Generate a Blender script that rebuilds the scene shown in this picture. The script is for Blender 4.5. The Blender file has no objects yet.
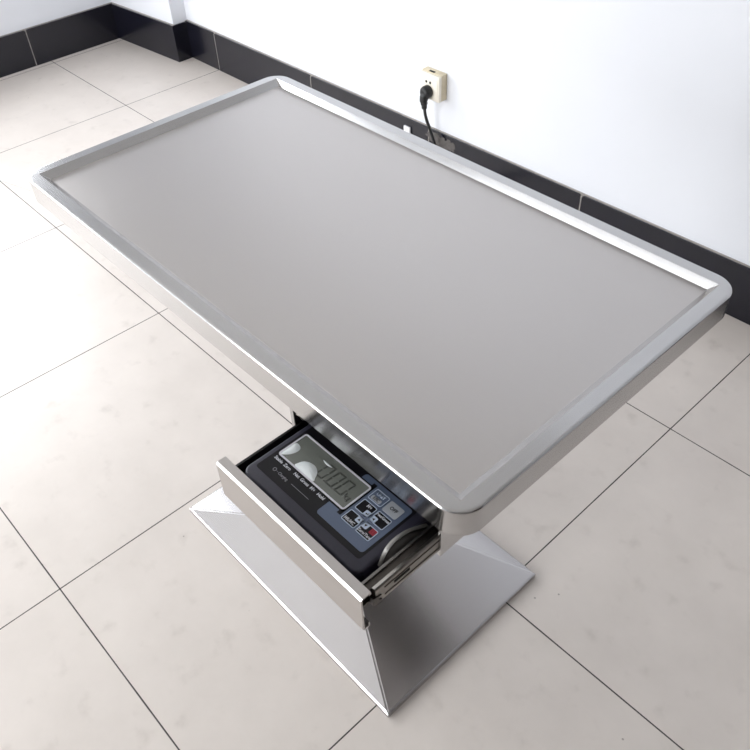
import bpy, bmesh, math, random
from mathutils import Vector, Matrix

# World unit: metres.  All coordinates below are written in floor-tile units
# (one tile = S metres); X runs along the right-hand wall, Y towards it, Z up.
S = 0.75
random.seed(3)
scene = bpy.context.scene
COL = scene.collection


# ------------------------------------------------------------------ materials
class NT:
    def __init__(self, name):
        self.m = bpy.data.materials.new(name)
        self.m.use_nodes = True
        self.t = self.m.node_tree
        self.b = self.t.nodes['Principled BSDF']

    def n(self, kind, **kw):
        nd = self.t.nodes.new(kind)
        for k, v in kw.items():
            setattr(nd, k, v)
        return nd

    def link(self, a, b):
        self.t.links.new(a, b)

    def math(self, op, a, b=None, c=None):
        nd = self.n('ShaderNodeMath', operation=op)
        for i, v in enumerate((a, b, c)):
            if v is None:
                continue
            if isinstance(v, (int, float)):
                nd.inputs[i].default_value = v
            else:
                self.link(v, nd.inputs[i])
        return nd.outputs[0]

    def mix(self, fac, a, b):
        nd = self.n('ShaderNodeMix', data_type='RGBA')
        for s, v in ((0, fac), (6, a), (7, b)):
            if isinstance(v, (int, float)):
                nd.inputs[s].default_value = v
            elif isinstance(v, tuple):
                nd.inputs[s].default_value = (*v, 1)
            else:
                self.link(v, nd.inputs[s])
        return nd.outputs[2]


def lin(r, g, b):
    f = lambda c: (c / 255 / 12.92) if c / 255 <= .04045 else ((c / 255 + .055) / 1.055) ** 2.4
    return (f(r), f(g), f(b))


def plain(name, rgb, rough=.5, metal=0., noise=0., nscale=30., spec=.5, coat=0.):
    k = NT(name)
    k.b.inputs['Roughness'].default_value = rough
    k.b.inputs['Metallic'].default_value = metal
    k.b.inputs['Specular IOR Level'].default_value = spec
    k.b.inputs['Coat Weight'].default_value = coat
    if noise:
        tc = k.n('ShaderNodeTexCoord')
        nz = k.n('ShaderNodeTexNoise')
        nz.inputs['Scale'].default_value = nscale
        nz.inputs['Detail'].default_value = 4
        k.link(tc.outputs['Object'], nz.inputs['Vector'])
        lo = tuple(c * (1 - noise) for c in rgb)
        hi = tuple(min(1, c * (1 + noise)) for c in rgb)
        k.link(k.mix(nz.outputs['Fac'], lo, hi), k.b.inputs['Base Color'])
    else:
        k.b.inputs['Base Color'].default_value = (*rgb, 1)
    return k.m


def steel(name, rgb=(.55, .545, .545), rough=.28, axis='X', bump=.05, rv=.08, blotch=.05, aniso=0.):
    """brushed stainless steel, hairlines running along one axis"""
    k = NT(name)
    k.b.inputs['Metallic'].default_value = 1
    tc = k.n('ShaderNodeTexCoord')
    mp = k.n('ShaderNodeMapping')
    sc = {'X': (3, 700, 700), 'Y': (700, 3, 700), 'Z': (700, 700, 3)}[axis]
    mp.inputs['Scale'].default_value = sc
    k.link(tc.outputs['Object'], mp.inputs['Vector'])
    nz = k.n('ShaderNodeTexNoise')
    nz.inputs['Scale'].default_value = 1
    nz.inputs['Detail'].default_value = 3
    k.link(mp.outputs[0], nz.inputs['Vector'])
    n2 = k.n('ShaderNodeTexNoise')
    n2.inputs['Scale'].default_value = 4
    n2.inputs['Detail'].default_value = 3
    k.link(tc.outputs['Object'], n2.inputs['Vector'])
    r = k.math('MULTIPLY_ADD', nz.outputs['Fac'], rv, rough - rv / 2)
    r = k.math('MULTIPLY_ADD', n2.outputs['Fac'], rv, k.math('SUBTRACT', r, rv / 2))
    k.link(r, k.b.inputs['Roughness'])
    lo = tuple(c * (1 - blotch) for c in rgb)
    hi = tuple(min(1, c * (1 + blotch)) for c in rgb)
    mixf = k.math('ADD', k.math('MULTIPLY', nz.outputs['Fac'], .5), k.math('MULTIPLY', n2.outputs['Fac'], .5))
    k.link(k.mix(mixf, lo, hi), k.b.inputs['Base Color'])
    if aniso:
        tv = k.n('ShaderNodeCombineXYZ')
        for i, v in enumerate({'X': (0, 1, 1), 'Y': (1, 0, 1), 'Z': (1, 1, 0)}[axis]):
            tv.inputs[i].default_value = v
        k.link(tv.outputs[0], k.b.inputs['Tangent'])
        k.b.inputs['Anisotropic'].default_value = aniso
    if bump:
        bp = k.n('ShaderNodeBump')
        bp.inputs['Strength'].default_value = bump
        bp.inputs['Distance'].default_value = .0006
        k.link(nz.outputs['Fac'], bp.inputs['Height'])
        k.link(bp.outputs[0], k.b.inputs['Normal'])
    return k.m


def floor_material():
    """large glossy beige porcelain tiles with thin dark grout, tiles one S square"""
    k = NT('porcelain_floor_tiles')
    geo = k.n('ShaderNodeNewGeometry')
    sp = k.n('ShaderNodeSeparateXYZ')
    k.link(geo.outputs['Position'], sp.inputs[0])
    x = k.math('DIVIDE', sp.outputs[0], S)
    y = k.math('DIVIDE', sp.outputs[1], S)
    fx = k.math('ABSOLUTE', k.math('SUBTRACT', k.math('FRACT', k.math('ADD', x, .5)), .5))
    fy = k.math('ABSOLUTE', k.math('SUBTRACT', k.math('FRACT', k.math('ADD', y, .5)), .5))
    d = k.math('MINIMUM', fx, fy)
    nz0 = k.n('ShaderNodeTexNoise')
    nz0.inputs['Scale'].default_value = 6
    k.link(geo.outputs['Position'], nz0.inputs['Vector'])
    w = k.math('MULTIPLY_ADD', nz0.outputs['Fac'], .0012, .0016)
    grout = k.math('LESS_THAN', d, w)
    # a hairline crack in the tile at the left
    ax, ay, bx, by = -.72, .993, -.43, 1.082
    ux, uy = bx - ax, by - ay
    L = math.hypot(ux, uy); ux /= L; uy /= L
    px = k.math('SUBTRACT', x, ax); py = k.math('SUBTRACT', y, ay)
    along = k.math('ADD', k.math('MULTIPLY', px, ux), k.math('MULTIPLY', py, uy))
    perp = k.math('ABSOLUTE', k.math('SUBTRACT', k.math('MULTIPLY', px, uy), k.math('MULTIPLY', py, ux)))
    crack = k.math('MULTIPLY', k.math('MULTIPLY', k.math('GREATER_THAN', along, 0), k.math('LESS_THAN', along, L)),
                   k.math('LESS_THAN', perp, .0016))
    # clouding of the body, scuffs, specks
    n1 = k.n('ShaderNodeTexNoise'); n1.inputs['Scale'].default_value = 5; n1.inputs['Detail'].default_value = 5
    n1.inputs['Roughness'].default_value = .6
    k.link(geo.outputs['Position'], n1.inputs['Vector'])
    base = k.mix(n1.outputs['Fac'], lin(204, 196, 189), lin(226, 218, 211))
    n2 = k.n('ShaderNodeTexNoise'); n2.inputs['Scale'].default_value = 16; n2.inputs['Detail'].default_value = 4
    k.link(geo.outputs['Position'], n2.inputs['Vector'])
    mr = k.n('ShaderNodeMapRange', interpolation_type='SMOOTHSTEP')
    mr.inputs['From Min'].default_value = .55; mr.inputs['From Max'].default_value = .85
    mr.inputs['To Max'].default_value = .3
    k.link(n2.outputs['Fac'], mr.inputs['Value'])
    base = k.mix(mr.outputs[0], base, lin(160, 150, 142))
    vo = k.n('ShaderNodeTexVoronoi'); vo.inputs['Scale'].default_value = 9
    k.link(geo.outputs['Position'], vo.inputs['Vector'])
    speck = k.math('LESS_THAN', vo.outputs['Distance'], .022)
    base = k.mix(k.math('MULTIPLY', speck, .55), base, lin(110, 100, 92))
    base = k.mix(k.math('MULTIPLY', crack, .5), base, lin(120, 112, 106))
    col = k.mix(grout, base, lin(62, 56, 54))
    k.link(col, k.b.inputs['Base Color'])
    r = k.math('MULTIPLY_ADD', n1.outputs['Fac'], .03, .285)
    r = k.math('ADD', r, k.math('MULTIPLY', grout, .4))
    k.link(r, k.b.inputs['Roughness'])
    k.b.inputs['Specular IOR Level'].default_value = .5
    return k.m


def wall_material():
    k = NT('white_wall_paint')
    tc = k.n('ShaderNodeNewGeometry')
    n1 = k.n('ShaderNodeTexNoise'); n1.inputs['Scale'].default_value = 1.6; n1.inputs['Detail'].default_value = 5
    k.link(tc.outputs['Position'], n1.inputs['Vector'])
    k.link(k.mix(n1.outputs['Fac'], lin(221, 224, 230), lin(229, 231, 236)), k.b.inputs['Base Color'])
    k.b.inputs['Roughness'].default_value = .75
    n2 = k.n('ShaderNodeTexNoise'); n2.inputs['Scale'].default_value = 60; n2.inputs['Detail'].default_value = 3
    k.link(tc.outputs['Position'], n2.inputs['Vector'])
    bp = k.n('ShaderNodeBump'); bp.inputs['Strength'].default_value = .08; bp.inputs['Distance'].default_value = .002
    k.link(n2.outputs['Fac'], bp.inputs['Height']); k.link(bp.outputs[0], k.b.inputs['Normal'])
    return k.m


M = dict(
    floor=floor_material(),
    wall=wall_material(),
    side_wall=plain('taupe_wall_paint', lin(84, 73, 66), .8),
    ceiling=plain('white_ceiling_paint', lin(208, 207, 205), .8),
    skirting=plain('black_skirting_tile', lin(19, 19, 29), .2, noise=.3, nscale=14),
    cement=plain('grey_cement', lin(150, 145, 140), .9, noise=.35, nscale=80),
    cement_d=plain('stained_cement', lin(92, 88, 86), .9, noise=.5, nscale=60),
    steel_x=steel('brushed_steel_long', rough=.2, axis='X', bump=0, rv=.05, aniso=.4),
    steel_y=steel('brushed_steel_cross', rough=.2, axis='Y', bump=0, rv=.05, aniso=.4),
    plate=steel('satin_steel_plate', rgb=(.56, .535, .52), rough=.33, axis='X', bump=.02, rv=.06, blotch=.03),
    base=plain('base_steel', (.56, .545, .55), .2, 1., noise=.03, nscale=6),
    front=steel('drawer_front_steel', rgb=(.55, .525, .51), rough=.3, axis='X', bump=.03),
    zinc=plain('zinc_slide_steel', lin(150, 146, 140), .32, 1., noise=.15, nscale=60),
    zinc_d=plain('dark_slide_steel', lin(88, 84, 80), .38, 1., noise=.15, nscale=60),
    black_steel=plain('black_paint_and_shade', lin(20, 19, 20), .5, noise=.2),  # drawer paint; also colours in the shade inside the housing
    dark_steel=steel('dark_drawer_steel', rgb=(.22, .21, .2), rough=.35, axis='Y', bump=.02),
    bracket=plain('grey_bracket_metal', lin(160, 158, 154), .4, .35, noise=.1),
    body=plain('navy_black_plastic', lin(50, 49, 63), .42, noise=.12, nscale=200),
    overlay=plain('black_overlay_film', lin(21, 20, 25), .4, spec=.3),
    blue=plain('slate_blue_overlay_film', lin(99, 112, 136), .45, noise=.03, nscale=40),
    white_ink=plain('white_ink', lin(226, 228, 236), .5),
    grey_ink=plain('grey_ink', lin(140, 140, 148), .5),
    pale_key=plain('pale_grey_key', lin(178, 183, 190), .45),
    pale_ink=plain('pale_blue_ink', lin(198, 212, 232), .5),
    dark_ink=plain('dark_ink', lin(34, 34, 40), .5),
    red=plain('red_ink', lin(160, 40, 58), .45),
    lcd=plain('grey_green_lcd', lin(120, 124, 118), .25, noise=.05, nscale=20),
    lcd_frame=plain('white_lcd_frame', lin(226, 226, 234), .4),
    segment=plain('lcd_segment', lin(76, 78, 74), .35),
    film=plain('pale_blue_gloss', lin(242, 252, 255), .12, noise=.08, nscale=120, coat=.6),  # pale glossy colour of the raised blobs on the screen
    socket=plain('aged_cream_plastic', lin(238, 232, 218), .4, noise=.08, nscale=60),
    socket_side=plain('yellowed_plastic', lin(214, 202, 174), .45, noise=.15, nscale=60),
    rubber=plain('black_rubber', lin(20, 20, 22), .45),
    hole=plain('dark_hole', lin(12, 11, 11), .8),
    white_plastic=plain('white_plastic', lin(236, 236, 238), .4),
    frame=plain('white_window_frame', lin(225, 226, 228), .4),
)


# ------------------------------------------------------------------ mesh helpers
def box(bm, x0, x1, y0, y1, z0, z1, bev=0, seg=2):
    r = bmesh.ops.create_cube(bm, size=1)
    vs = r['verts']
    for v in vs:
        v.co = Vector((x0 + (v.co.x + .5) * (x1 - x0), y0 + (v.co.y + .5) * (y1 - y0), z0 + (v.co.z + .5) * (z1 - z0)))
    if bev:
        es = list({e for v in vs for e in v.link_edges})
        bmesh.ops.bevel(bm, geom=es, offset=bev, segments=seg, affect='EDGES', profile=.5)
    return vs


def rrect(x0, x1, y0, y1, r, n=6):
    """rounded rectangle, counter-clockwise"""
    out = []
    for cx, cy, a0 in ((x1 - r, y1 - r, 0), (x0 + r, y1 - r, 90), (x0 + r, y0 + r, 180), (x1 - r, y0 + r, 270)):
        for i in range(n + 1):
            a = math.radians(a0 + 90 * i / n)
            out.append((cx + r * math.cos(a), cy + r * math.sin(a)))
    return out


def loft(bm, rings, cap0=True, cap1=True):
    vs = [[bm.verts.new(p) for p in ring] for ring in rings]
    n = len(vs[0])
    for a, b in zip(vs, vs[1:]):
        for i in range(n):
            j = (i + 1) % n
            bm.faces.new((a[i], a[j], b[j], b[i]))
    if cap0:
        bm.faces.new(list(reversed(vs[0])))
    if cap1:
        bm.faces.new(vs[-1])


def slab(bm, poly, z0, z1):
    loft(bm, [[(x, y, z0) for x, y in poly], [(x, y, z1) for x, y in poly]])


def rslab(bm, x0, x1, y0, y1, r, z0, z1, n=6, bev=0):
    if not bev:
        slab(bm, rrect(x0, x1, y0, y1, r, n), z0, z1)
        return
    rings = [[(x, y, z0) for x, y in rrect(x0, x1, y0, y1, r, n)]]
    for i in range(4):
        a = math.pi / 2 * i / 3
        o = bev * (1 - math.cos(a))
        rings.append([(x, y, z1 - bev + bev * math.sin(a)) for x, y in rrect(x0 + o, x1 - o, y0 + o, y1 - o, r - o, n)])
    loft(bm, rings)


def ring_slab(bm, x0, x1, y0, y1, r, w, z0, z1, n=6):
    o = rrect(x0, x1, y0, y1, r, n)
    i = rrect(x0 + w, x1 - w, y0 + w, y1 - w, max(r - w, .0006), n)
    rings = [[(*p, z0) for p in i], [(*p, z0) for p in o], [(*p, z1) for p in o], [(*p, z1) for p in i], [(*p, z0) for p in i]]
    loft(bm, rings, False, False)
    bmesh.ops.remove_doubles(bm, verts=bm.verts[:], dist=1e-7)


def prism(bm, profile, axis, a0, a1):
    """closed 2-D profile extruded along axis 'X' (profile = (y,z)) or 'Y' (profile = (x,z))"""
    f = (lambda p, a: (a, p[0], p[1])) if axis == 'X' else (lambda p, a: (p[0], a, p[1]))
    loft(bm, [[f(p, a0) for p in profile], [f(p, a1) for p in profile]])


def tube(bm, pts, rad, n=10):
    pts = [Vector(p) for p in pts]
    up = Vector((0.3, 0.1, 1)).normalized()
    rings = []
    for i, p in enumerate(pts):
        t = (pts[min(i + 1, len(pts) - 1)] - pts[max(i - 1, 0)]).normalized()
        a = t.cross(up)
        if a.length < 1e-3:
            a = t.cross(Vector((1, 0, 0)))
        a.normalize(); b = t.cross(a).normalized()
        r = rad[i] if isinstance(rad, (list, tuple)) else rad
        rings.append([p + a * (r * math.cos(2 * math.pi * k / n)) + b * (r * math.sin(2 * math.pi * k / n)) for k in range(n)])
    loft(bm, rings)


def spline(ctrl, per=8):
    P = [Vector(c) for c in ctrl]
    P = [P[0] * 2 - P[1]] + P + [P[-1] * 2 - P[-2]]
    out = []
    for i in range(1, len(P) - 2):
        for k in range(per):
            t = k / per
            a, b, c, d = P[i - 1], P[i], P[i + 1], P[i + 2]
            out.append(.5 * ((2 * b) + (c - a) * t + (2 * a - 5 * b + 4 * c - d) * t * t + (3 * b - a - 3 * c + d) * t ** 3))
    out.append(P[-2])
    return out


def org(o):
    v = Vector((0, 0, 0))
    while o is not None:
        v = v + o.location
        o = o.parent
    return v


def obj(name, bm, mats, parent=None, sharp=35, origin=None, label=None, smooth=True):
    """links bm (tile units, world place) as one mesh object; origin relative to parent"""
    bmesh.ops.recalc_face_normals(bm, faces=bm.faces[:])
    me = bpy.data.meshes.new(name)
    for v in bm.verts:
        v.co *= S
    o0 = org(parent) if parent else (Vector(origin) * S if origin else Vector((0, 0, 0)))
    for v in bm.verts:
        v.co -= o0
    bm.to_mesh(me); bm.free()
    for m in (mats if isinstance(mats, (list, tuple)) else [mats]):
        me.materials.append(m)
    if smooth:
        me.polygons.foreach_set('use_smooth', [True] * len(me.polygons))
        me.set_sharp_from_angle(angle=math.radians(sharp))
    o = bpy.data.objects.new(name, me)
    COL.objects.link(o)
    if parent:
        o.parent = parent
    elif origin:
        o.location = o0
    if label:
        o['label'] = label
    return o


def thing(name, label, cat, loc):
    o = bpy.data.objects.new(name, None)
    COL.objects.link(o)
    o.location = Vector(loc) * S
    o.empty_display_size = .05
    o['label'] = label; o['category'] = cat
    return o


def struct(name, bm, mats, **kw):
    o = obj(name, bm, mats, **kw)
    o['kind'] = 'structure'
    return o


def text_bm(s, x, y, size, z, h=.0004, align='CENTER', shear=0., sx=1.):
    """flat lettering lying in the plane z, reading along +X"""
    cu = bpy.data.curves.new('lettering', 'FONT')
    cu.body = s; cu.size = size; cu.align_x = align; cu.align_y = 'CENTER'; cu.shear = shear
    cu.resolution_u = 3; cu.offset = size * .016
    t = bpy.data.objects.new('lettering', cu)
    COL.objects.link(t)
    dg = bpy.context.evaluated_depsgraph_get()
    me = bpy.data.meshes.new_from_object(t.evaluated_get(dg))
    bm = bmesh.new(); bm.from_mesh(me)
    bpy.data.objects.remove(t); bpy.data.curves.remove(cu); bpy.data.meshes.remove(me)
    bmesh.ops.remove_doubles(bm, verts=bm.verts[:], dist=1e-6)
    r = bmesh.ops.extrude_face_region(bm, geom=bm.faces[:])
    for e in r['geom']:
        if isinstance(e, bmesh.types.BMVert):
            e.co.z += h
    for v in bm.verts:
        v.co = Vector((v.co.x * sx + x, v.co.y + y, v.co.z + z))
    return bm


def join(bms):
    out = bmesh.new()
    for b in bms:
        me = bpy.data.meshes.new('tmp'); b.to_mesh(me); b.free()
        out.from_mesh(me); bpy.data.meshes.remove(me)
    return out


# ------------------------------------------------------------------ the room
XL, XR, YN, ZC = -2.062, 9.0, -4.2, 3.9          # left wall, far right wall, near wall, ceiling
def ymain(x):                                      # face of the skirting of the right-hand wall
    return 2.7297 + (x + 1.3469) * .0055
T = .018                                           # skirting thickness

b = bmesh.new(); box(b, XL - .3, XR + .3, YN - .3, 3.1, -.1, 0); struct('floor', b, M['floor'], smooth=False)
b = bmesh.new(); box(b, XL - .3, XR + .3, YN - .3, 3.1, ZC, ZC + .1); struct('ceiling', b, M['ceiling'], smooth=False)

# right-hand wall, white, behind the black skirting
b = bmesh.new()
slab(b, [(-1.45, ymain(-1.45) + T), (XR + .3, ymain(XR + .3) + T), (XR + .3, 3.1), (-1.45, 3.1)], 0, ZC)
struct('wall_right', b, M['wall'], smooth=False)
# the boxed-in column in the corner
b = bmesh.new()
slab(b, [(XL, 2.556 + T), (-1.318 - T * .6, 2.6187 + T), (-1.318 - T * .6, 3.1), (XL, 3.1)], 0, ZC)
struct('wall_column', b, M['wall'], smooth=False)
# left wall with the big window towards the viewer's side of the room
NX0, NX1, NZ1 = -1.75, 2.2, 3.1
WY0, WY1, WZ0, WZ1 = -2.9, 1.7, .95, 3.3
b = bmesh.new()
box(b, XL - .25, XL, WY1, 3.1, 0, ZC)
box(b, XL - .25, XL, YN - .3, WY0, 0, ZC)
box(b, XL - .25, XL, WY0, WY1, 0, WZ0)
box(b, XL - .25, XL, WY0, WY1, WZ1, ZC)
struct('wall_left', b, M['wall'], smooth=False)
b = bmesh.new()
box(b, XL - .3, NX0, YN - .3, YN, 0, ZC); box(b, NX1, XR + .3, YN - .3, YN, 0, ZC)
box(b, NX0, NX1, YN - .3, YN, 0, WZ0); box(b, NX0, NX1, YN - .3, YN, NZ1, ZC)
struct('wall_near', b, M['wall'], smooth=False)
b = bmesh.new(); box(b, XR, XR + .3, YN, 3.1, 0, ZC); struct('wall_far', b, M['side_wall'], smooth=False)
b = bmesh.new()
fw = .07
for y in (WY0, (WY0 * 2 + WY1) / 3 - fw / 2, (WY0 + 2 * WY1) / 3 - fw / 2, WY1 - fw):
    box(b, XL - .15, XL - .08, y, y + fw, WZ0, WZ1, .006)
for z in (WZ0, WZ1 - fw):
    box(b, XL - .15, XL - .08, WY0, WY1, z, z + fw, .006)
struct('window_1', b, M['frame'])
b = bmesh.new()
for x in (NX0, (NX0 * 2 + NX1) / 3 - fw / 2, (NX0 + 2 * NX1) / 3 - fw / 2, NX1 - fw):
    box(b, x, x + fw, YN - .15, YN - .08, WZ0, NZ1, .006)
for z in (WZ0, NZ1 - fw):
    box(b, NX0, NX1, YN - .15, YN - .08, z, z + fw, .006)
struct('window_2', b, M['frame'])


# black tiled skirting: separate tiles with rounded top corners, cement ledge on top
def skirting(name, p0, p1, h, seams, t=T, extra=None):
    """p0 -> p1 front foot line; tiles between the seams (distances along the line)"""
    p0 = Vector((*p0, 0)); p1 = Vector((*p1, 0))
    d = (p1 - p0); L = d.length; d.normalize()
    nrm = Vector((-d.y, d.x, 0))                  # to the wall
    b = bmesh.new()
    cuts = [0] + [s for s in seams if 0 < s < L] + [L]
    g = .0035
    def pt(s, dep, z):
        q = p0 + d * s + nrm * dep
        return (q.x, q.y, z)
    for a, c in zip(cuts, cuts[1:]):
        a2 = a + (g if a > 0 else 0); c2 = c - (g if c < L else 0)
        r = .014
        prof = [(a2, .001), (c2, .001)]
        for k in range(5):
            an = math.pi / 2 * k / 4
            prof.append((c2 - r + r * math.cos(an), h - r + r * math.sin(an)))
        for k in range(5):
            an = math.pi / 2 + math.pi / 2 * k / 4
            prof.append((a2 + r + r * math.cos(an), h - r + r * math.sin(an)))
        loft(b, [[pt(s, 0, z) for s, z in prof], [pt(s, t * .5, z) for s, z in prof]])
    nb = len(b.faces)
    # cement bedding: fills the joints and makes the thin rough ledge on the top
    loft(b, [[pt(0, t * .06, 0), pt(L, t * .06, 0), pt(L, t * 1.1, 0), pt(0, t * 1.1, 0)],
             [pt(0, t * .06, h - .007), pt(L, t * .06, h - .007), pt(L, t * 1.1, h - .007), pt(0, t * 1.1, h - .007)]])
    loft(b, [[pt(0, t * .45, h - .01), pt(L, t * .45, h - .01), pt(L, t * 1.1, h - .01), pt(0, t * 1.1, h - .01)],
             [pt(0, t * .45, h - .001), pt(L, t * .45, h - .001), pt(L, t * 1.1, h + .004), pt(0, t * 1.1, h + .004)]])
    b.faces.ensure_lookup_table()
    for f in b.faces[nb:]:
        f.material_index = 1
    if extra:
        extra(b, pt)
    return struct(name, b, [M['skirting'], M['cement']])

HB = .25
skirting('baseboard_left', (XL + T, YN), (XL + T, 2.62), HB, [1.15 + k for k in range(5)] + [6.09])
skirting('baseboard_column', (-2.046, 2.556), (-1.318, 2.6187), HB, [])
skirting('baseboard_return', (-1.318, 2.6187), (-1.318, ymain(-1.318)), HB, [])
x0 = -1.337
skirting('baseboard_right', (x0, ymain(x0)), (8.9, ymain(8.9)), HB + .005,
         [-.985 - x0, .02 - x0, 1.005 - x0, 1.994 - x0, 2.99 - x0, 3.99 - x0, 4.99 - x0, 5.99 - x0, 6.98 - x0, 7.98 - x0])

# stained cement patch on the skirting behind the table, where the cord runs
b = bmesh.new()
def patch(cx, cz, rx, rz, seed, top):
    rr = random.Random(seed)
    pts = []
    for k in range(34):
        a = 2 * math.pi * k / 34
        m = rr.uniform(.7, 1.12)
        pts.append((cx + rx * m * math.cos(a), min(cz + rz * m * math.sin(a), top)))
    y1 = ymain(cx) + .002
    loft(b, [[(x, y1, z) for x, z in pts], [(cx + (x - cx) * .93, y1 - .0035, cz + (z - cz) * .9) for x, z in pts]])
patch(1.045, .215, .06, .04, 1, .247); patch(1.10, .195, .05, .045, 4, .247); patch(1.155, .205, .045, .035, 5, .247)
struct('trim_1', b, M['cement_d'], smooth=True)

# ------------------------------------------------------------------ examination table
TX0, TX1, TY0, TY1 = 1.7952, 3.3243, .4199, 1.2590
TZ, TZB = 1.26, 1.1955
BX0, BX1, BY0, BY1 = 2.039, 3.0495, .481, 1.136
CX, CY = (BX0 + BX1) / 2, (BY0 + BY1) / 2
table = thing('examination_table', 'brushed stainless steel pedestal examination table with raised rim and open drawer on tile floor',
              'table', (CX, CY, 0))

N = 16
R0 = .052
rings = []
def rr_(off, z, r):
    return [(x, y, z) for x, y in rrect(TX0 + off, TX1 - off, TY0 + off, TY1 - off, r, N)]
rings.append(rr_(.05, TZB + .004, .006))           # returned hem underneath
rings.append(rr_(.05, TZB, .006))
rings.append(rr_(.003, TZB, R0))
rings.append(rr_(0, TZB + .003, R0))
for i in range(5):
    a = math.pi / 2 * i / 4
    e = .006
    rings.append(rr_(e * (1 - math.cos(a)), TZ - e + e * math.sin(a), R0))
rings.append(rr_(.0325, TZ, .0015))
rings.append([(x, y, TZ - .0170) for x, y in rrect(TX0 + .051, TX1 - .051, TY0 + .051, TY1 - .0422, .0015, N)])
b = bmesh.new(); loft(b, rings, False, False)
b.normal_update()
bmesh.ops.recalc_face_normals(b, faces=b.faces[:])
for f in b.faces:
    c = f.calc_center_median()
    if min(abs(c.x - TX0), abs(c.x - TX1)) < min(abs(c.y - TY0), abs(c.y - TY1)):
        f.material_index = 1
obj('rim', b, [M['steel_x'], M['steel_y']], table, sharp=8)
b = bmesh.new()
box(b, TX0 + .047, TX1 - .047, TY0 + .047, TY1 - .041, TZ - .022, TZ - .0165)
obj('top_plate', b, M['plate'], table, smooth=False, label='satin steel top plate sunk inside the rim')
b = bmesh.new()
box(b, TX0 + .055, TX1 - .055, TY0 + .055, TY1 - .055, TZB + .001, TZB + .008)
obj('underside_panel', b, M['zinc_d'], table, smooth=False)

# foot: low hipped pyramid with a thin skirt, then the column
def rect(hx, hy, z):
    return [(CX + hx, CY + hy, z), (CX - hx, CY + hy, z), (CX - hx, CY - hy, z), (CX + hx, CY - hy, z)]
HX, HY = (BX1 - BX0) / 2, (BY1 - BY0) / 2
b = bmesh.new()
loft(b, [rect(HX, HY, 0), rect(HX, HY, .018), rect(HX - .005, HY - .004, .0215), rect(.2, .16, .1), rect(.14, .127, .116)])
bm_e = [e for e in b.edges if e.calc_length() > .1 and abs(e.verts[0].co.z - e.verts[1].co.z) > .05]
bmesh.ops.bevel(b, geom=bm_e, offset=.004, segments=3, affect='EDGES')
obj('foot', b, M['base'], table, sharp=4)
b = bmesh.new(); box(b, CX - .12, CX + .12, CY - .1, CY + .1, .11, TZB + .004, .008)
obj('column', b, M['steel_y'], table)

# drawer housing hung under the top
QX0, QX1, QY0, QY1, QZ0 = 2.868, 3.264, .440, .92, 1.087
b = bmesh.new()
w = .006
box(b, QX0, QX0 + .0025, QY0, QY1, QZ0, TZB + .002)
box(b, QX1 - w, QX1, QY0, QY1, QZ0, TZB + .002)
box(b, QX0 + w, QX1 - w, QY0, QY1, QZ0, QZ0 + w)
box(b, QX0 + w, QX1 - w, QY1 - w, QY1, QZ0, TZB + .002)
obj('drawer_housing', b, M['steel_y'], table, smooth=False)
b = bmesh.new()
box(b, QX0 + .0005, QX0 + .003, QY0 - .001, QY1 - w, QZ0 + w, TZB)
box(b, QX0 + w, QX1 - w, QY0 + .004, QY1 - w, TZB - .004, TZB)
obj('housing_shade', b, M['black_steel'], table, smooth=False, label='black sheets standing in for the shade inside the drawer housing')  # shade of the unlit interior painted as black sheets

# drawer, pulled out
DX0, DX1, DY0, DY1, DZ0, DZ1 = 2.8715, 3.236, .272, .86, 1.0945, 1.1375
w = .005
b = bmesh.new()
box(b, DX0, DX1, DY0, DY1, DZ0, DZ0 + w)
box(b, DX0, DX0 + w, DY0, DY1, DZ0 + w, DZ1 - .0145)
box(b, DX1 - w, DX1, DY0, DY1, DZ0 + w, DZ1)
box(b, DX0 + w, DX1 - w, DY1 - w, DY1, DZ0 + w, DZ1)
b.faces.ensure_lookup_table()
for f in b.faces:
    c = f.calc_center_median()
    if c.x > DX1 - .006:
        f.material_index = 1
drawer = obj('drawer', b, [M['black_steel'], M['dark_steel']], table, smooth=False, label='open black drawer tray')
# folded sheet front
FY = .2575
prof = [(FY, 1.064), (FY, 1.153), (FY + .004, 1.157), (FY + .022, 1.157), (FY + .022, 1.150),
        (FY + .0185, 1.150), (FY + .0185, 1.1535), (FY + .005, 1.1535), (FY + .0035, 1.152),
        (FY + .0035, 1.0655), (FY + .012, 1.0655), (FY + .012, 1.074), (FY + .015, 1.074), (FY + .015, 1.062), (FY + .002, 1.062)]
b = bmesh.new(); prism(b, prof, 'X', 2.868, 3.264)
b2 = bmesh.new(); box(b2, DX0 + .004, DX1, FY + .0035, DY0 + .001, DZ0, 1.148)
obj('drawer_front', b, M['front'], drawer, sharp=25, label='folded brushed steel drawer front')
b2.free()
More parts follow.
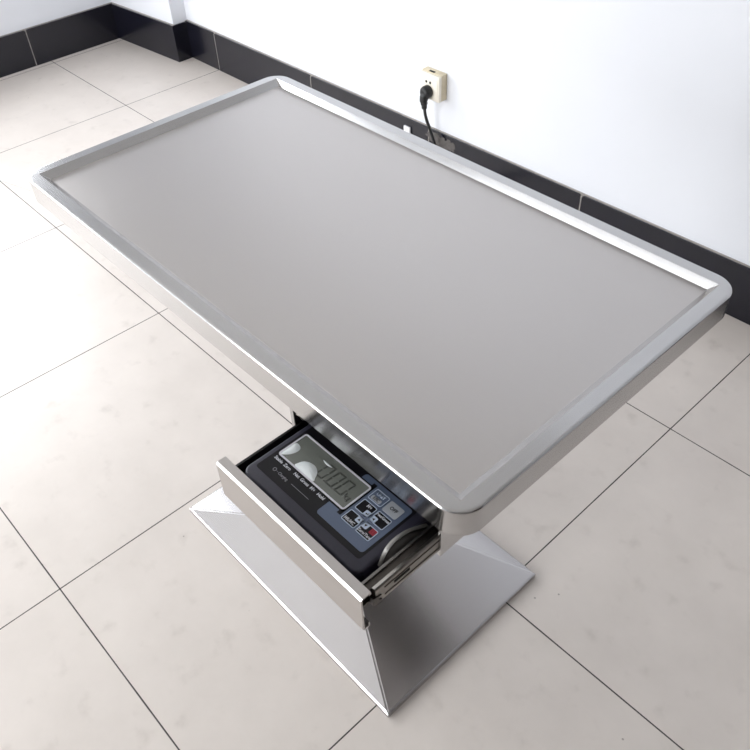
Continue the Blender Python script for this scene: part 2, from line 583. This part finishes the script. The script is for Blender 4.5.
# telescopic slides either side
for sgn, xa in ((1, DX1),):
    X = lambda u: xa + sgn * u
    b = bmesh.new()
    def bx(u0, u1, *r, **k):
        a, c = sorted((X(u0), X(u1))); box(b, a, c, *r, **k)
    # inner channel fixed to the drawer
    bx(0, .006, DY0 + .002, DY1, 1.0975, 1.1325)
    bx(.006, .012, DY0 + .002, DY1, 1.0975, 1.1015)
    bx(.006, .012, DY0 + .002, DY1, 1.1285, 1.1325)
    s = obj('slide_rail', b, M['zinc_d'], drawer, smooth=False)
for sgn, xa in ((1, DX1),):
    b = bmesh.new()
    # middle member: C-section with rolled edges, dark slot and stamped end
    y0 = .294
    cs = [(.0125, 1.0935), (.019, 1.0905), (.0215, 1.094), (.0215, 1.1335), (.019, 1.137), (.0125, 1.1345)]
    prism(b, [(X0, z) for X0, z in [(xa + sgn * u, z) for u, z in cs]], 'Y', y0, QY1 - .05)
    ch = obj('slide_channel', b, M['zinc'], drawer, sharp=30)
    if sgn > 0:
        b = bmesh.new(); box(b, xa + .0213, xa + .0222, .336, .372, 1.1128, 1.1195)
        obj('slide_slot', b, M['hole'], drawer, smooth=False)
        b = bmesh.new()
        for z in (1.1035, 1.1245):
            box(b, xa + .0212, xa + .0226, y0 + .02, QY0 + .05, z - .0012, z + .0012, .0004, 1)
        rslab_pts = [(.288, 1.095), (.306, 1.095), (.306, 1.1015), (.300, 1.1035), (.300, 1.1115), (.306, 1.1135), (.288, 1.118)]
        prism(b, rslab_pts, 'X', xa + .012, xa + .0235)
        obj('slide_latch', b, M['zinc_d'], drawer, smooth=False)
# small hook inside the housing at the left
b = bmesh.new()
tube(b, spline([(QX0 + .012, QY0 + .004, 1.152), (QX0 + .016, QY0 - .002, 1.163), (QX0 + .024, QY0 - .002, 1.166), (QX0 + .03, QY0, 1.158), (QX0 + .027, QY0 + .006, 1.152)], 6), .0022, 8)
obj('catch', b, M['zinc'], table)

# ------------------------------------------------------------------ weighing indicator in the drawer
IX0, IX1, IY0, IY1, IZ0, IZ1 = 2.892, 3.2125, .2925, .60, DZ0 + w + .0006, 1.130
ind = thing('weighing_indicator', 'dark navy weighing display with LCD and keypad lying in the open drawer', 'weighing display',
            ((IX0 + IX1) / 2, (IY0 + IY1) / 2, IZ0))
b = bmesh.new(); rslab(b, IX0, IX1, IY0, IY1, .018, IZ0, IZ1, 8, bev=.006)
obj('body', b, M['body'], ind)
b = bmesh.new()
slab(b, rrect(2.9045, 3.1925, .3165, .545, .006, 4), IZ1 - .001, IZ1 + .0004)
obj('face_overlay', b, M['overlay'], ind, smooth=False, label='black face film')
ZP = IZ1 + .0004
b = bmesh.new()
slab(b, rrect(3.0655, 3.187, .3285, .452, .007, 5), ZP - .0003, ZP + .0004)
obj('keypad_panel', b, M['blue'], ind, smooth=False, label='slate blue keypad film')
b = bmesh.new()
slab(b, rrect(2.9095, 3.1005, .361, .439, .004, 4), ZP - .0001, ZP + .0006)
box(b, 3.0925, 3.1015, .3545, .4455, ZP - .0001, ZP + .0006)
obj('screen_surround', b, M['overlay'], ind, smooth=False, label='black surround of the screen')
ZL = ZP + .0006
b = bmesh.new(); slab(b, rrect(2.915, 3.0955, .3675, .4325, .003, 4), ZL - .0003, ZL + .0004)
screen = obj('screen', b, M['lcd'], ind, smooth=False, label='grey green LCD showing 0.00 kg')
b = bmesh.new(); ring_slab(b, 2.9115, 3.0985, .3645, .4355, .006, .0035, ZL - .0002, ZL + .0012, 6)
obj('screen_frame', b, M['lcd_frame'], ind, smooth=False, label='white line frame around the screen')
ZD = ZL + .0004
# seven-segment digits, slanted
def digit(b, cx, cy, wd, ht, segs, th=.0034, sh=.10):
    hw, hh = wd / 2, ht / 2
    def q(pts):
        slab(b, [(cx + x + sh * y, cy + y) for x, y in pts], ZD, ZD + .0003)
    g = .0006; t = th
    for s in segs:
        if s == 'a': q([(-hw + t + g, hh - t), (hw - t - g, hh - t), (hw - g, hh), (-hw + g, hh)])
        if s == 'd': q([(-hw + g, -hh), (hw - g, -hh), (hw - t - g, -hh + t), (-hw + t + g, -hh + t)])
        if s == 'g': q([(-hw + t, -t / 2), (hw - t, -t / 2), (hw - t, t / 2), (-hw + t, t / 2)])
        if s == 'f': q([(-hw, g), (-hw + t, g + t / 2), (-hw + t, hh - t - g), (-hw, hh - g)])
        if s == 'b': q([(hw - t, g + t / 2), (hw, g), (hw, hh - g), (hw - t, hh - t - g)])
        if s == 'e': q([(-hw, -hh + g), (-hw + t, -hh + t + g), (-hw + t, -g - t / 2), (-hw, -g)])
        if s == 'c': q([(hw - t, -hh + t + g), (hw, -hh + g), (hw, -g), (hw - t, -g - t / 2)])
b = bmesh.new()
for cx in (3.0095, 3.0365, 3.0625):
    digit(b, cx, .4005, .0195, .037, 'abcdef')
box(b, 3.0215, 3.0245, .3822, .3852, ZD, ZD + .0003)
bk = text_bm('kg', 3.0815, .3885, .017, ZD, .0003)
obj('digits', join([b, bk]), M['segment'], screen, smooth=False, label='dark grey LCD digits reading 0.00 kg')

# low pale glossy domes on the screen, clipped at its edges
def blob(pts, hgt):
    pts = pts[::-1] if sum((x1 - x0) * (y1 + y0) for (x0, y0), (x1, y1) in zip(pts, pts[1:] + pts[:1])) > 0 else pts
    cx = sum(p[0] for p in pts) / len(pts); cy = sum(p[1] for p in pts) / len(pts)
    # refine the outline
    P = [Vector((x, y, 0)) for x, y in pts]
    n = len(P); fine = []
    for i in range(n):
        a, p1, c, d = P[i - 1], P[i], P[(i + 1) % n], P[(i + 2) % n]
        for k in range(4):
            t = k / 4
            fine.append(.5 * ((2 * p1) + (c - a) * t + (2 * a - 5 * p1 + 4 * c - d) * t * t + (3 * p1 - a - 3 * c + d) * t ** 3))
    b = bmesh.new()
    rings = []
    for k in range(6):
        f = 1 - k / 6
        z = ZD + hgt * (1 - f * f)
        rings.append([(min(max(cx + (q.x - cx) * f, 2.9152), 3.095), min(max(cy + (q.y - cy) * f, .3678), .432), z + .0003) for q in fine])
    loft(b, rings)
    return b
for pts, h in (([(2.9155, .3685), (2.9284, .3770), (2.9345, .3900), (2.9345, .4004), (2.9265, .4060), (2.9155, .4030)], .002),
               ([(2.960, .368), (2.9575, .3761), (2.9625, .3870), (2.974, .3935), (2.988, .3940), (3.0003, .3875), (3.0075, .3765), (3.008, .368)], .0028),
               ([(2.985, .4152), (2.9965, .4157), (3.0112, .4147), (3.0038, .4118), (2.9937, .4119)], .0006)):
    obj('pale_blob', blob(pts, h), M['film'], screen, label='pale shiny raised blob on the screen')

# printed words below the screen
tb = []
x = 2.914
for wrd, x in (('Stable', 2.9135), ('Zero', 2.9405), ('Net', 2.9705), ('Gross', 2.9895), ('M+', 3.0170), ('Hold', 3.0370)):
    tb.append(text_bm(wrd, x,   .3568, .0098, ZP, .0003, 'LEFT', sx=.95))
obj('printed_words', join(tb), M['white_ink'], ind, smooth=False, label='white printed words under the screen')
bt = text_bm('Charging', 2.949, .3368, .0085, ZP, .0003, 'LEFT', sx=.85)
b = bmesh.new(); box(b, 2.986, 3.036, .3364, .3372, ZP, ZP + .0003)
ring_slab(b, 2.9335, 2.9415, .333, .341, .0039, .0012, ZP, ZP + .0003, 5)
box(b, 2.943, 2.9465, .3366, .3374, ZP, ZP + .0003)
obj('charging_mark', join([b, bt]), M['grey_ink'], ind, smooth=False, label='faint grey charging mark with a line')

# keypad, two columns by three rows
KW, KH = .0335, .0265
ZK = ZP + .0004
def key(cx, cy, mat, outline, label):
    b = bmesh.new()
    slab(b, rrect(cx - KW / 2, cx + KW / 2, cy - KH / 2, cy + KH / 2, .0035, 4), ZK - .0003, ZK + .0006)
    k = obj('key', b, mat, ind, smooth=False, label=label)
    if outline:
        b = bmesh.new(); ring_slab(b, cx - KW / 2, cx + KW / 2, cy - KH / 2, cy + KH / 2, .0035, .0014, ZK, ZK + .0009, 4)
        obj('key_outline', b, outline, k, smooth=False)
    return k
ZT_ = ZK + .0006
def leg(k, s, x, y, size, mat, sx=.9):
    obj('key_legend', text_bm(s, x, y, size, ZT_, .0003, sx=sx), mat, k, smooth=False)
C1, C2 = 3.1232, 3.1605
R1, R2, R3 = .4284, .3968, .3645
k = key(C1, R1, M['blue'], M['pale_ink'], 'blue outlined key reading UNIT and ESC')
b = bmesh.new(); slab(b, rrect(C1 - .0125, C1 + .0105, R1 - .0105, R1 - .0015, .003, 4), ZT_ - .0002, ZT_ + .0002)
obj('key_patch', b, M['pale_key'], k, smooth=False)
leg(k, 'UNIT', C1, R1 + .0052, .0095, M['pale_ink'])
obj('key_legend', text_bm('ESC', C1 - .001, R1 - .006, .0092, ZT_ + .0002, .0003, sx=.95), M['dark_ink'], k, smooth=False)
k = key(C2, R1 - .0005, M['pale_key'], None, 'plain pale grey OFF key')
leg(k, 'OFF', C2, R1, .0105, M['dark_ink'])
def black_key(cx, cy, sx, sy, label, words, glyph, red=False):
    k = key(cx, cy, M['overlay'], M['pale_ink'], label)
    # pale square in the corner that points at the middle of the four keys
    s = .0128
    qx0 = cx + (KW / 2 - s if sx > 0 else -KW / 2); qy0 = cy + (KH / 2 - s if sy > 0 else -KH / 2)
    b = bmesh.new(); slab(b, rrect(qx0, qx0 + s, qy0, qy0 + s, .0025, 4), ZT_ - .0003, ZT_ + .0003)
    obj('key_patch', b, M['pale_ink'], k, smooth=False)
    mx, my = qx0 + s / 2, qy0 + s / 2
    b = bmesh.new()
    z0, z1 = ZT_ + .0002, ZT_ + .0006
    r = .0028
    if glyph == 'up': slab(b, [(mx - r, my - r * .7), (mx + r, my - r * .7), (mx, my + r)], z0, z1)
    if glyph == 'down': slab(b, [(mx - r, my + r * .7), (mx, my - r), (mx + r, my + r * .7)], z0, z1)
    if glyph == 'left': slab(b, [(mx + r * .7, my - r), (mx + r * .7, my + r), (mx - r, my)], z0, z1)
    if glyph == 'enter':
        slab(b, [(mx - r * 1.2, my - r * .3), (mx, my - r), (mx, my + r * .4)], z0, z1)
        box(b, mx - .0003, mx + r, my - r * .5, my - r * .1, z0, z1)
        box(b, mx + r * .65, mx + r, my - r * .5, my + r, z0, z1)
    obj('key_arrow', b, M['dark_ink'], k, smooth=False)
    for s_, x_, y_, z_ in words:
        leg(k, s_, cx + x_, cy + y_, z_, M['white_ink'])
    if red:
        b = bmesh.new()
        ring_slab(b, cx + .0030, cx + .0150, cy + .0005, cy + .0118, .001, .0028, ZT_ - .0002, ZT_ + .0003, 3)
        box(b, cx + .0065, cx + .0115, cy + .0038, cy + .0085, ZT_ - .0002, ZT_ + .0002)
        obj('key_patch', b, M['red'], k, smooth=False, label='red square')
black_key(C1, R2, 1, -1, 'black key reading M+', [('M+', .003, .0060, .0095)], 'enter')
black_key(C2, R2, -1, -1, 'black key reading Net/Gross', [('Net/Gross', .000, .0065, .0078)], 'left')
black_key(C1, R3, 1, 1, 'black key reading MR/MC', [('MR/MC', -.001, -.0065, .0088)], 'up')
black_key(C2, R3, -1, 1, 'black key with red square reading Zero/Tare', [('Zero/Tare', 0, -.0065, .0082)], 'down', True)

# curved grey support bracket at the right end of the body
arc = [(.338, 1.115), (.3475, 1.134), (.3577, 1.1473), (.369, 1.153), (.3817, 1.1545), (.394, 1.1525), (.4058, 1.1493), (.418, 1.143), (.4305, 1.1354), (.455, 1.12)]
arc = [tuple(v)[:2] for v in spline([(y, z, 0) for y, z in arc], 4)]
prof = arc + [(.455, IZ0), (.338, IZ0)]
b = bmesh.new(); prism(b, prof, 'X', 3.2185, 3.2225)
rim_ = [(y, z) for y, z in arc]
inner = [(y + (.3965 - y) * .06, z - .0055) for y, z in arc]
prism(b, rim_ + inner[::-1], 'X', 3.2145, 3.2225)
obj('support_bracket', b, M['bracket'], ind, sharp=40, label='curved grey metal bracket at the right end')

# ------------------------------------------------------------------ wall socket, plug and cord
yb = ymain(1.05) + T
sock = thing('wall_socket', 'aged cream surface-mounted power socket on the white wall above the skirting', 'socket', (1.045, yb, .45))
yf = 2.70
b = bmesh.new(); box(b, .978, 1.114, yf + .02, yb + .001, .441, .577, .004)
obj('mounting_box', b, M['socket_side'], sock)
b = bmesh.new(); box(b, .981, 1.117, yf, yf + .0215, .4405, .573, .007, 3)
obj('cover', b, M['socket'], sock)
b = bmesh.new(); box(b, .9905, 1.106, yf - .0025, yf + .004, .4475, .553, .002, 2)
obj('face_plate', b, M['socket'], sock)
b = bmesh.new()
for x in (1.030, 1.057):
    bmesh.ops.create_circle(b, cap_ends=True, radius=.0068, segments=16,
                            matrix=Matrix.Translation((x, yf - .0032, .533)) @ Matrix.Rotation(math.pi / 2, 4, 'X'))
r = bmesh.ops.extrude_face_region(b, geom=b.faces[:])
for e in r['geom']:
    if isinstance(e, bmesh.types.BMVert):
        e.co.y += .004
obj('pin_holes', b, M['hole'], sock)
b = bmesh.new(); box(b, 1.025, 1.06, yf + .022, yf + .034, .575, .5795, .001)
obj('cable_knockout', b, M['hole'], sock)

cord = thing('power_cord', 'black power cord with round plug hanging from the wall socket behind the table', 'cord', (1.04, yf, .49))
pc = Vector((1.047, yf - .003, .487))
b = bmesh.new()
rings = []
for dy, r in ((0, .030), (-.004, .033), (-.022, .033), (-.032, .030), (-.040, .023), (-.043, .012)):
    rings.append([(pc.x + r * math.cos(2 * math.pi * k / 24), pc.y + dy, pc.z + r * math.sin(2 * math.pi * k / 24)) for k in range(24)])
loft(b, rings)
# elbow strain relief, turning down
tube(b, spline([(1.048, 2.676, .480), (1.045, 2.664, .458), (1.046, 2.664, .442), (1.047, 2.666, .425), (1.046, 2.668, .406)], 5),
     [.024] * 5 + [.021] * 5 + [.018] * 5 + [.0145] * 6, 14)
obj('plug', b, M['rubber'], cord, sharp=50)
b = bmesh.new()
tube(b, spline([(1.046, 2.668, .415), (1.042, 2.678, .37), (1.045, 2.69, .325), (1.053, 2.702, .283), (1.076, 2.705, .228), (1.12, 2.703, .14),
                (1.20, 2.69, .04), (1.28, 2.63, .0095), (1.5, 2.3, .0095), (1.9, 1.9, .0095), (2.4, 1.5, .0095), (2.52, 1.16, .0095)], 8), .0082, 10)
obj('cable', b, M['rubber'], cord, sharp=60)

# small white clip on the skirting
b = bmesh.new(); box(b, .826, .874, ymain(.85) - .012, ymain(.85), .165, .214, .003)
o = obj('wall_clip', b, M['white_plastic'], origin=(.85, ymain(.85), .165))
o['label'] = 'small white plastic clip on the black skirting, left of the hanging power cord'
o['category'] = 'clip'

# ------------------------------------------------------------------ light
def area(name, loc, rot, sx, sy, power, col=(1, 1, 1)):
    l = bpy.data.lights.new(name, 'AREA')
    l.shape = 'RECTANGLE'; l.size = sx * S; l.size_y = sy * S; l.energy = power; l.color = col
    o = bpy.data.objects.new(name, l); COL.objects.link(o)
    o.location = Vector(loc) * S; o.rotation_euler = rot
    return o
TL = math.radians(18)
area('window_daylight', (XL - 1.25, (WY0 + WY1) / 2, (WZ0 + WZ1) / 2 + .5), (0, -math.pi / 2 + TL, 0), 3.4, WY1 - WY0 + 1.4, 330, (.96, .98, 1))
area('rear_window_daylight', ((NX0 + NX1) / 2, YN - 1.25, (WZ0 + NZ1) / 2 + .5), (math.pi / 2 - TL, 0, 0), NX1 - NX0 + 1.4, 3.0, 540, (.96, .98, 1))

wd = bpy.data.worlds.new('daylight'); scene.world = wd; wd.use_nodes = True
wd.node_tree.nodes['Background'].inputs[0].default_value = (.9, .95, 1, 1)
wd.node_tree.nodes['Background'].inputs[1].default_value = 1.0

# ------------------------------------------------------------------ camera
Rm = [[0.6819317954648205, 0.7304725271773811, -0.03713372285694466],
      [0.4875799596919774, -0.49184982389104226, -0.7213525723563476],
      [-0.545192451562653, 0.4738075957363288, -0.6915717988623185]]
cam = bpy.data.cameras.new('camera'); co = bpy.data.objects.new('camera', cam); COL.objects.link(co)
cam.sensor_fit = 'HORIZONTAL'; cam.sensor_width = 36; cam.lens = 804.4247 / 750 * 36
cam.clip_start = .01
xr, yd, zf = (Vector(r) for r in Rm)
m = Matrix((xr, -yd, -zf)).transposed().to_4x4()
m.translation = Vector((3.7945996, -.1496125, 2.2840989)) * S
co.matrix_world = m
scene.camera = co

vs = scene.view_settings
vs.view_transform = 'Standard'; vs.look = 'None'; vs.gamma = 1; vs.use_curve_mapping = False
vs.exposure = -0.53
scene.cycles.use_denoising = True
scene.cycles.max_bounces = 12
scene.cycles.diffuse_bounces = 6
